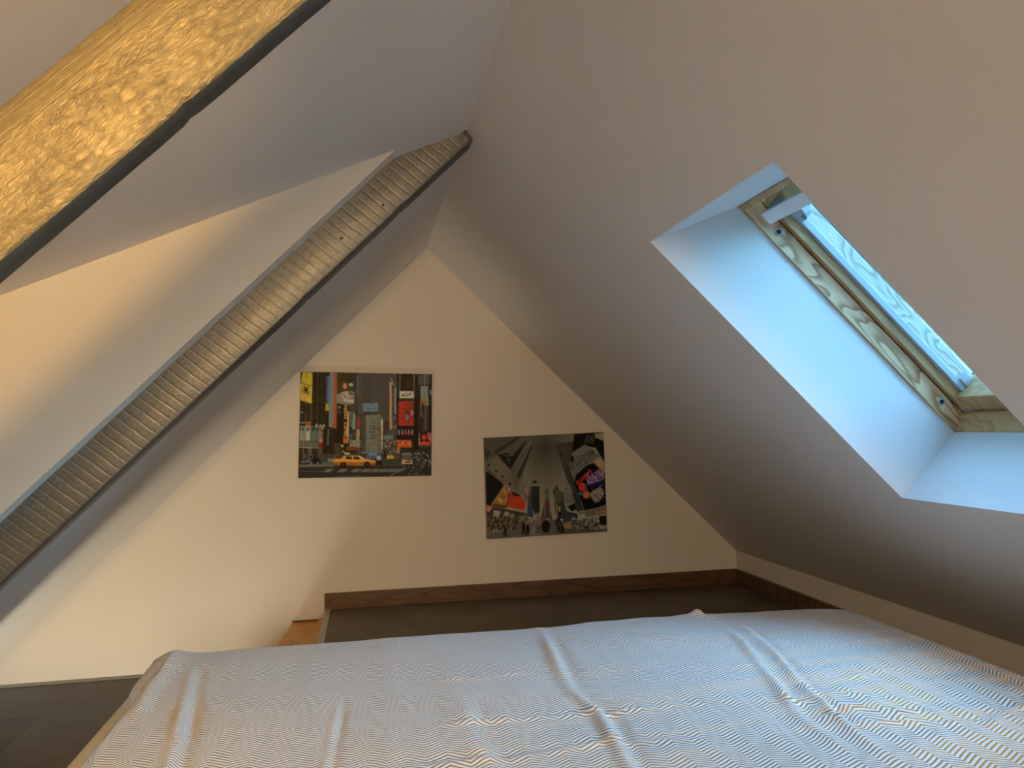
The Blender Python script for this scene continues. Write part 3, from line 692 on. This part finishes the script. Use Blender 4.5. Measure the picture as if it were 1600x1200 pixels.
P.poly([(1088, 364), (1242, 360), (1242, 612), (1086, 606)], (186, 52, 26)); P.poly([(1190, 362), (1240, 362), (1238, 470), (1196, 470)], (140, 66, 36), .8)
for a_ in range(12):
    an = a_ * math.pi / 6 + .2; P.path([(1180, 480), (1180 + 45 * math.cos(an), 480 + 50 * math.sin(an)), (1180 + 95 * math.cos(an + .35), 480 + 118 * math.sin(an + .35))], 6, (70, 20, 14), .85)
P.ell(1172, 520, 18, 26, (110, 124, 120)); P.ell(1222, 478, 16, 28, (176, 110, 110), .9); P.rect(1240, 345, 1290, 900, (34, 24, 16)); P.rect(1086, 606, 1245, 640, (36, 22, 14)); P.rect(1066, 340, 1086, 640, (34, 26, 18))
P.rect(1284, 100, 1425, 900, (58, 46, 34), noise=.1); P.rect(1288, 100, 1400, 200, (96, 84, 70)); P.line(1355, 100, 1352, 205, 12, (130, 122, 108)); P.rect(1302, 204, 1394, 390, (30, 22, 14)); P.rect(1310, 212, 1388, 378, (136, 132, 120)); P.poly([(1348, 240), (1372, 380), (1326, 380)], (146, 124, 48)); P.poly([(1306, 345), (1332, 345), (1336, 385), (1306, 385)], (196, 74, 30))
P.rect(1340, 385, 1395, 405, (150, 128, 98)); P.rect(1308, 390, 1320, 490, (120, 112, 96)); P.ell(1316, 504, 14, 18, (96, 92, 76)); P.poly([(1345, 400), (1385, 400), (1375, 650), (1335, 650)], (110, 76, 48), .8); P.rect(1395, 390, 1425, 680, (26, 18, 12)); P.rect(1404, 250, 1422, 300, (140, 130, 108))
P.rect(1068, 642, 1230, 704, (60, 20, 16)); [P.rect(1084 + i * 34, 646, 1092 + i * 34, 694, (200, 150, 136)) for i in range(5)]; P.rect(1110, 676, 1210, 690, (178, 56, 44)); P.rect(1066, 704, 1240, 746, (34, 22, 16))
P.rect(1074, 750, 1216, 820, (206, 78, 20)); P.speck(1080, 756, 1208, 800, 26, 12, [(226, 128, 40), (190, 50, 14), (236, 160, 80)], .8); P.rect(1068, 820, 1098, 900, (176, 118, 50)); P.rect(1100, 822, 1200, 870, (58, 54, 44))
P.poly([(1296, 676), (1420, 672), (1420, 800), (1296, 796)], (60, 14, 14)); P.ell(1345, 720, 26, 26, (206, 66, 26)); P.poly([(1375, 674), (1418, 674), (1418, 780), (1385, 740)], (196, 90, 96)); P.poly([(1300, 780), (1340, 755), (1400, 770), (1416, 798), (1300, 796)], (214, 70, 22)); P.line(1296, 676, 1296, 798, 7, (190, 150, 136))
P.rect(1296, 804, 1420, 820, (96, 84, 62))
P.poly([(330, 880), (1425, 880), (1425, 1130), (90, 1130), (105, 990)], (76, 66, 52), noise=.05)                    # street
P.rect(105, 985, 450, 1010, (116, 104, 82)); P.poly([(100, 1010), (1425, 1006), (1425, 1130), (90, 1130)], (60, 50, 40), noise=.05)
for x0 in (340, 480, 610, 710, 800, 880, 960, 1040): P.poly([(x0 + 44, 1030), (x0 + 110, 1034), (x0 + 60, 1064), (x0 - 10, 1060)], (128, 116, 92), .85)
P.line(470, 1108, 720, 1102, 6, (130, 120, 100), .8); P.line(110, 1052, 330, 1060, 4, (104, 92, 74)); P.line(1000, 1100, 1080, 1060, 6, (130, 120, 100)); P.rect(330, 960, 450, 996, (92, 94, 74))
P.speck(340, 880, 470, 960, 60, 11, [(60, 44, 26), (120, 100, 70), (80, 66, 44), (40, 28, 16)], .8)
for i in range(6): P.rect(386 + i * 13, 930, 393 + i * 13, 962, (150, 136, 106))
P.poly([(115, 960), (170, 940), (215, 900), (285, 915), (315, 945), (312, 980), (115, 990)], (34, 26, 22)); P.poly([(118, 955), (215, 940), (235, 920), (205, 970), (130, 975)], (120, 114, 106), .7); P.ell(226, 972, 7, 16, (140, 126, 110)); P.ell(290, 972, 6, 14, (140, 126, 110)); P.speck(150, 880, 235, 930, 24, 11, [(96, 90, 84), (40, 30, 24), (150, 140, 126)])
P.poly([(760, 910), (788, 862), (876, 862), (884, 940), (760, 944)], (88, 94, 104)); P.poly([(788, 868), (870, 868), (864, 898), (790, 900)], (116, 124, 140)); P.rect(740, 935, 880, 950, (40, 34, 34))
P.poly([(446, 936), (520, 930), (545, 900), (690, 900), (745, 932), (850, 948), (862, 985), (700, 1000), (455, 990), (442, 965)], (214, 146, 42)); P.poly([(446, 960), (860, 968), (862, 988), (700, 1000), (455, 990)], (176, 92, 20)); P.poly([(563, 908), (622, 908), (620, 938), (556, 938)], (58, 40, 20)); P.poly([(632, 908), (682, 910), (716, 938), (634, 938)], (70, 48, 24)); P.poly([(682, 902), (706, 908), (742, 936), (722, 938)], (210, 190, 150), .9)
P.ell(536, 990, 32, 28, (38, 26, 16)); P.ell(768, 986, 32, 28, (38, 26, 16)); P.ell(536, 990, 15, 14, (80, 58, 34)); P.ell(768, 986, 15, 14, (80, 58, 34)); P.rect(545, 870, 600, 890, (214, 190, 130), .7); P.line(440, 1014, 860, 1016, 10, (34, 26, 18), .8)
P.poly([(866, 905), (905, 900), (908, 945), (868, 945)], (158, 152, 156)); P.ell(886, 888, 11, 14, (110, 78, 56)); P.poly([(862, 945), (912, 945), (920, 1000), (894, 1000), (886, 965), (876, 1000), (856, 1000)], (32, 22, 20))
P.poly([(968, 905), (1000, 885), (1036, 905), (1040, 932), (968, 934)], (200, 156, 44)); P.rect(985, 890, 1025, 902, (120, 116, 100)); P.rect(938, 850, 960, 925, (48, 26, 18)); P.rect(1040, 895, 1085, 920, (120, 80, 60), .8)
P.poly([(1118, 945), (1140, 918), (1205, 918), (1222, 945), (1222, 985), (1116, 985)], (196, 150, 110)); P.poly([(1138, 922), (1206, 922), (1214, 944), (1130, 944)], (70, 70, 60)); P.rect(1152, 955, 1205, 970, (70, 26, 18)); P.rect(1118, 985, 1222, 1004, (40, 18, 12)); P.rect(1120, 875, 1215, 900, (140, 134, 116), .7)
P.speck(1225, 840, 1412, 1010, 150, 15, [(36, 28, 22), (28, 20, 16), (60, 46, 34), (150, 136, 120), (90, 74, 60)], .85)
P.speck(1110, 985, 1340, 1090, 70, 13, [(110, 98, 84), (60, 46, 36), (140, 124, 104), (46, 36, 28)], .6)
P.line(104, 860, 101, 1030, 14, (26, 18, 12))

# --- black and white picture looking up between towers, with a few coloured signs
Q = Canvas([(92, 152), (1280, 95), (1320, 1072), (125, 1155)], (.36, .27, .175))
t_ = np.clip((Q.Y - 120) / 800, 0, 1)[..., None]; rr = np.clip(np.hypot(Q.X - 690, (Q.Y - 250) * .7) / 520, 0, 1)[..., None]
Q.c = Q.col((70, 62, 46)) * (1 - rr) + Q.col((136, 116, 86)) * rr; Q.c *= (1 + .35 * (t_ > .0) * t_ * .6)
Q.poly([(80, 140), (578, 130), (560, 260), (470, 520), (400, 690), (300, 620), (110, 480)], (92, 80, 60), noise=.05)
Q.poly([(92, 152), (400, 140), (190, 300), (98, 240)], (84, 72, 52)); Q.poly([(190, 296), (420, 142), (470, 140), (210, 320)], (64, 54, 38))
for i in range(12): Q.poly([(190 + i * 19, 288 - i * 13), (200 + i * 19, 281 - i * 13), (206 + i * 19, 296 - i * 13), (196 + i * 19, 303 - i * 13)], (36, 28, 18))
Q.poly([(225, 318), (330, 300), (360, 330), (490, 165), (505, 190), (352, 470)], (38, 28, 20)); Q.speck(270, 315, 360, 420, 16, 18, [(78, 74, 66), (30, 22, 16)], .7)
for i in range(7): Q.poly([(352 + i * 21, 318 - i * 24), (366 + i * 21, 300 - i * 24), (384 + i * 21, 318 - i * 24), (368 + i * 21, 338 - i * 24)], (92, 84, 64), .8)
Q.poly([(358, 478), (500, 230), (560, 170), (548, 280), (420, 530)], (104, 92, 68))
for i in range(20): Q.line(366 + i * 7.2, 470 - i * 11.5, 398 + i * 6.2, 500 - i * 12, 5, (56, 46, 32), .9)
Q.poly([(404, 530), (556, 220), (572, 230), (440, 560)], (60, 50, 34)); Q.poly([(124, 400), (215, 325), (345, 470), (400, 690), (300, 600), (150, 480)], (108, 92, 68), noise=.04)
for x, y in ((140, 420), (212, 482), (272, 534), (346, 608)): Q.poly([(x - 12, y - 14), (x + 12, y - 10), (x + 10, y + 14), (x - 8, y + 10)], (36, 28, 20))
Q.poly([(98, 240), (180, 310), (110, 372), (98, 330)], (72, 62, 46)); [Q.line(100, 250 + i * 22, 160 - i * 10, 300 + i * 12, 7, (34, 26, 18)) for i in range(4)]
Q.poly([(108, 484), (150, 480), (292, 622), (160, 830), (116, 815)], (26, 17, 14)); Q.line(110, 470, 500, 760, 8, (120, 106, 80), .7)
Q.poly([(292, 624), (356, 668), (304, 856), (160, 826)], (150, 96, 40)); Q.poly([(300, 640), (350, 672), (330, 720), (270, 690)], (170, 120, 60)); Q.line(304, 640, 336, 730, 14, (140, 50, 30)); Q.poly([(210, 740), (330, 770), (250, 800)], (186, 130, 60), .8); Q.poly([(165, 800), (300, 820), (300, 852), (168, 826)], (96, 60, 28)); [Q.line(268 + i * 10, 735, 272 + i * 10, 780, 4, (40, 30, 20)) for i in range(3)]
Q.path([(292, 622), (160, 828), (304, 860)], 7, (130, 112, 82))
Q.poly([(350, 690), (470, 730), (500, 800), (488, 872), (306, 836)], (170, 50, 20)); Q.poly([(358, 672), (470, 730), (380, 730)], (56, 30, 20)); Q.line(356, 668, 306, 850, 9, (60, 40, 24))
Q.poly([(400, 690), (470, 515), (488, 530), (440, 700)], (110, 94, 68)); Q.poly([(440, 700), (484, 598), (534, 650), (520, 750)], (104, 88, 66)); Q.poly([(474, 690), (500, 620), (530, 655), (520, 740)], (140, 104, 84)); Q.speck(440, 700, 520, 760, 14, 14, [(60, 44, 30), (120, 110, 90)])
Q.poly([(520, 780), (552, 600), (636, 600), (640, 900), (516, 930)], (74, 68, 56)); Q.poly([(566, 628), (636, 626), (636, 880), (556, 890)], (46, 44, 38)); Q.rect(556, 606, 636, 630, (124, 110, 84)); Q.rect(570, 574, 606, 606, (40, 34, 28)); Q.line(603, 535, 605, 578, 4, (60, 50, 38)); Q.poly([(516, 830), (560, 820), (590, 900), (580, 950), (516, 930)], (60, 62, 70)); Q.line(578, 870, 580, 945, 9, (120, 124, 130)); Q.rect(600, 790, 640, 890, (44, 34, 32))
Q.poly([(665, 960), (690, 660), (726, 655), (742, 950)], (94, 80, 62)); Q.rect(696, 762, 732, 800, (124, 36, 30)); Q.rect(694, 800, 738, 950, (78, 56, 50)); Q.line(693, 700, 690, 940, 6, (130, 118, 96)); Q.poly([(645, 960), (668, 860), (690, 800), (690, 960)], (84, 68, 50)); Q.poly([(738, 960), (742, 850), (770, 960)], (84, 66, 46)); Q.rect(606, 915, 645, 960, (146, 92, 54))
Q.poly([(766, 660), (790, 662), (800, 605), (832, 670), (876, 690), (900, 960), (800, 970), (790, 780)], (62, 56, 42)); Q.poly([(790, 662), (822, 660), (870, 700), (850, 800), (788, 790)], (84, 76, 56)); Q.rect(806, 796, 850, 960, (44, 38, 36)); Q.rect(824, 826, 846, 880, (160, 116, 40)); Q.rect(806, 800, 814, 950, (150, 128, 100)); Q.rect(846, 955, 876, 966, (170, 176, 176)); Q.poly([(860, 760), (920, 880), (1020, 900), (1020, 980), (870, 980)], (56, 54, 52))
Q.poly([(795, 212), (1000, 180), (960, 300), (1010, 560), (1090, 870), (1010, 880), (985, 800)], (70, 58, 42), noise=.04); Q.poly([(795, 212), (970, 184), (955, 330), (900, 470), (870, 420), (800, 290)], (78, 64, 46)); Q.ell(850, 306, 10, 16, (40, 32, 24)); Q.poly([(930, 480), (985, 560), (1090, 860), (1020, 888), (985, 760)], (54, 52, 48)); Q.line(990, 600, 1085, 862, 5, (120, 112, 96))
Q.poly([(880, 680), (905, 610), (940, 610), (985, 780), (985, 800), (915, 835), (885, 760)], (112, 102, 78)); Q.speck(890, 640, 975, 800, 60, 13, [(86, 78, 58), (130, 120, 92), (70, 62, 46)], .5); Q.poly([(915, 835), (985, 800), (1010, 860), (960, 880)], (22, 18, 14)); Q.ell(915, 858, 20, 16, (96, 120, 70), .8)
Q.poly([(984, 112), (1284, 95), (1296, 400), (1200, 250), (1080, 230), (960, 300)], (26, 20, 14)); [Q.line(1120 + i * 26, 120, 1090 + i * 26, 205, 7, (110, 98, 80), .8) for i in range(4)]; Q.poly([(1190, 110), (1282, 98), (1282, 180), (1200, 150)], (146, 122, 86))
Q.poly([(972, 292), (1095, 215), (1150, 262), (985, 372)], (112, 104, 80)); Q.poly([(985, 372), (1150, 262), (1255, 330), (1100, 420), (1000, 520), (985, 580), (940, 470)], (104, 94, 70)); Q.speck(960, 300, 1200, 470, 120, 13, [(78, 70, 52), (126, 118, 92), (60, 54, 40)], .5); Q.path([(985, 372), (1150, 262), (1190, 290), (1080, 350), (1000, 440)], 6, (60, 52, 40)); Q.ell(1160, 300, 30, 16, (64, 58, 46), .8, -.4); Q.poly([(920, 400), (960, 350), (975, 450), (940, 470)], (88, 80, 60)); Q.rect(950, 330, 980, 385, (34, 28, 22))
Q.poly([(1000, 520), (1100, 430), (1180, 395), (1290, 480), (1310, 820), (1090, 870), (985, 600)], (20, 16, 18)); Q.poly([(1180, 395), (1240, 350), (1290, 400), (1292, 500)], (156, 126, 78)); Q.poly([(1240, 440), (1290, 440), (1290, 480)], (170, 110, 40))
Q.text('Kodok'.replace('Kodok', 'Kodak'), 1000, 590, (27, -26), (18, 30), 8, (196, 52, 34), gap=1.12)
Q.poly([(1100, 560), (1240, 455), (1290, 520), (1280, 560), (1150, 640)], (120, 84, 100)); Q.speck(1105, 480, 1280, 620, 70, 13, [(150, 116, 130), (60, 40, 60), (180, 150, 150), (110, 50, 70)], .7); Q.poly([(1100, 620), (1300, 560), (1300, 600), (1120, 660)], (26, 30, 66), .9)
Q.ell(1064, 636, 38, 40, (176, 54, 34)); Q.ell(1105, 714, 34, 38, (180, 96, 40)); Q.ell(1090, 670, 26, 30, (160, 60, 50), .7); Q.ell(1046, 700, 16, 16, (70, 90, 120)); Q.poly([(1140, 700), (1250, 630), (1290, 700), (1240, 780), (1190, 790), (1150, 730)], (136, 112, 92)); Q.speck(1150, 650, 1290, 780, 36, 15, [(96, 76, 64), (160, 140, 120), (50, 40, 36)], .6)
Q.poly([(1030, 890), (1150, 860), (1308, 810), (1315, 900), (1150, 925), (1050, 945)], (110, 94, 68)); Q.rect(1045, 905, 1100, 940, (146, 132, 104)); [Q.line(1110 + i * 60, 860 - i * 12, 1120 + i * 60, 925 - i * 8, 5, (70, 58, 42)) for i in range(3)]; Q.poly([(1200, 880), (1308, 860), (1308, 880), (1210, 900)], (150, 100, 50), .7)
Q.poly([(118, 820), (520, 900), (520, 1010), (125, 1040)], (70, 56, 40), noise=.12); Q.poly([(120, 820), (176, 840), (150, 890), (120, 880)], (176, 104, 60)); Q.poly([(190, 870), (256, 880), (240, 940), (180, 930)], (150, 132, 94)); Q.poly([(290, 880), (340, 890), (330, 930), (284, 930)], (140, 124, 90)); Q.ell(370, 925, 22, 26, (110, 100, 84)); Q.poly([(420, 920), (510, 930), (500, 980), (420, 970)], (104, 104, 70)); Q.line(300, 860, 180, 1040, 26, (62, 54, 44)); Q.line(180, 850, 125, 940, 16, (60, 48, 36)); Q.speck(125, 900, 520, 1030, 150, 16, [(40, 28, 20), (110, 84, 56), (30, 22, 16), (160, 100, 60), (130, 116, 90)], .55)
Q.poly([(125, 1050), (520, 1000), (700, 960), (800, 960), (1000, 1000), (1320, 1040), (1325, 1080), (125, 1165)], (96, 84, 66), noise=.06); Q.poly([(560, 1020), (690, 970), (640, 1120), (540, 1130)], (110, 98, 78)); Q.line(620, 1035, 530, 1110, 6, (140, 128, 104)); Q.poly([(860, 1000), (1320, 1030), (1320, 1075), (870, 1100)], (84, 70, 52))
for i in range(6): Q.line(180 + i * 32, 1095 - i * 4, 200 + i * 32, 1060 - i * 4, 8, (160, 148, 124), .85)
Q.speck(420, 950, 700, 1010, 90, 15, [(150, 96, 60), (90, 70, 50), (44, 32, 24), (120, 110, 96)], .7); Q.speck(125, 1010, 420, 1060, 60, 14, [(32, 24, 18), (60, 48, 36)], .8)
for x, y, h_, c in ((480, 1050, 60, (22, 16, 14)), (522, 1060, 56, (24, 18, 16)), (300, 1080, 50, (30, 22, 18)), (615, 1050, 46, (96, 70, 56)), (645, 1050, 44, (90, 74, 60)), (830, 1040, 50, (36, 28, 24)), (868, 1060, 36, (26, 20, 18))):
    Q.poly([(x - 16, y - h_ * .6), (x + 14, y - h_ * .6), (x + 18, y + h_), (x + 4, y + h_), (x, y + 5), (x - 6, y + h_), (x - 18, y + h_)], c); Q.ell(x, y - h_ * .78, 9, 12, c)
Q.ell(700, 1030, 44, 62, (34, 24, 18)); Q.poly([(780, 980), (840, 970), (880, 1000), (860, 1040), (800, 1030)], (60, 52, 44)); Q.ell(825, 968, 26, 10, (30, 24, 20))
Q.poly([(870, 1010), (930, 990), (980, 1015), (960, 1050), (890, 1050)], (150, 100, 60)); Q.poly([(960, 990), (1100, 940), (1240, 990), (1240, 1050), (1020, 1050)], (104, 94, 76)); Q.speck(940, 930, 1300, 1045, 120, 20, [(60, 50, 38), (34, 26, 20), (134, 124, 104), (88, 78, 60)], .7); Q.rect(1240, 920, 1312, 1010, (28, 22, 18)); Q.poly([(1240, 1020), (1315, 1020), (1318, 1045), (1240, 1050)], (140, 116, 90))

def picture(name_label, corners, canvas, cat='picture'):
    """corners on the wall: tl, tr, br, bl as (x, z)"""
    tl, tr, br, bl_ = [Vector((c[0], 0, c[1])) for c in corners]
    cx = sum((c[0] for c in corners)) / 4; cz = min(bl_.z, br.z)
    root = empty('wall_picture', (cx, D - .001, cz), label=name_label, category=cat); off = Vector((cx, 0, cz))
    t = .009
    f = [Vector((p.x - cx, -t, p.z - cz)) for p in (tl, tr, br, bl_)]; bk = [Vector((p.x - cx, 0, p.z - cz)) for p in (tl, tr, br, bl_)]
    mesh_obj('panel', f + bk, [(0, 1, 2, 3), (4, 7, 6, 5), (0, 4, 5, 1), (1, 5, 6, 2), (2, 6, 7, 3), (3, 7, 4, 0)], PANEL_EDGE, root)
    nx, ny = canvas.nx, canvas.ny; k_ = canvas.c; k_ = (k_ + np.roll(k_, 1, 0) * .5 + np.roll(k_, -1, 0) * .5) / 2; canvas.c = (k_ + np.roll(k_, 1, 1) * .5 + np.roll(k_, -1, 1) * .5) / 2
    u, v = np.meshgrid(np.linspace(.0035, .9965, nx), np.linspace(.004, .996, ny)); P4 = [np.array(p) for p in f]
    V = ((1 - v) * (1 - u))[..., None] * P4[0] + ((1 - v) * u)[..., None] * P4[1] + (v * u)[..., None] * P4[2] + (v * (1 - u))[..., None] * P4[3]
    V[..., 1] = -t - .0006
    ii, jj = np.meshgrid(np.arange(nx - 1), np.arange(ny - 1)); p0 = (jj * nx + ii).ravel()
    F = np.stack([p0, p0 + nx, p0 + nx + 1, p0 + 1], -1)
    me = np_mesh('print', V.reshape(-1, 3), F, PRINT); me.polygons.foreach_set('use_smooth', np.zeros(len(F), bool))
    ca = me.attributes.new('ink', 'FLOAT_COLOR', 'POINT'); ca.data.foreach_set('color', np.concatenate([np.clip(canvas.c, 0, 1), np.ones((ny, nx, 1))], -1).astype(np.float32).ravel())
    o = bpy.data.objects.new('print', me); COL.objects.link(o); o.parent = root
    return root
picture('upper left printed panel, colour street scene with a yellow taxi and billboards',
        [(-.239, .898), (.260, .884), (.251, .488), (-.251, .495)], P)
picture('lower right printed panel, mostly grey view up between towers, hung slightly crooked',
        [(.459, .630), (.953, .642), (.958, .240), (.464, .233)], Q)
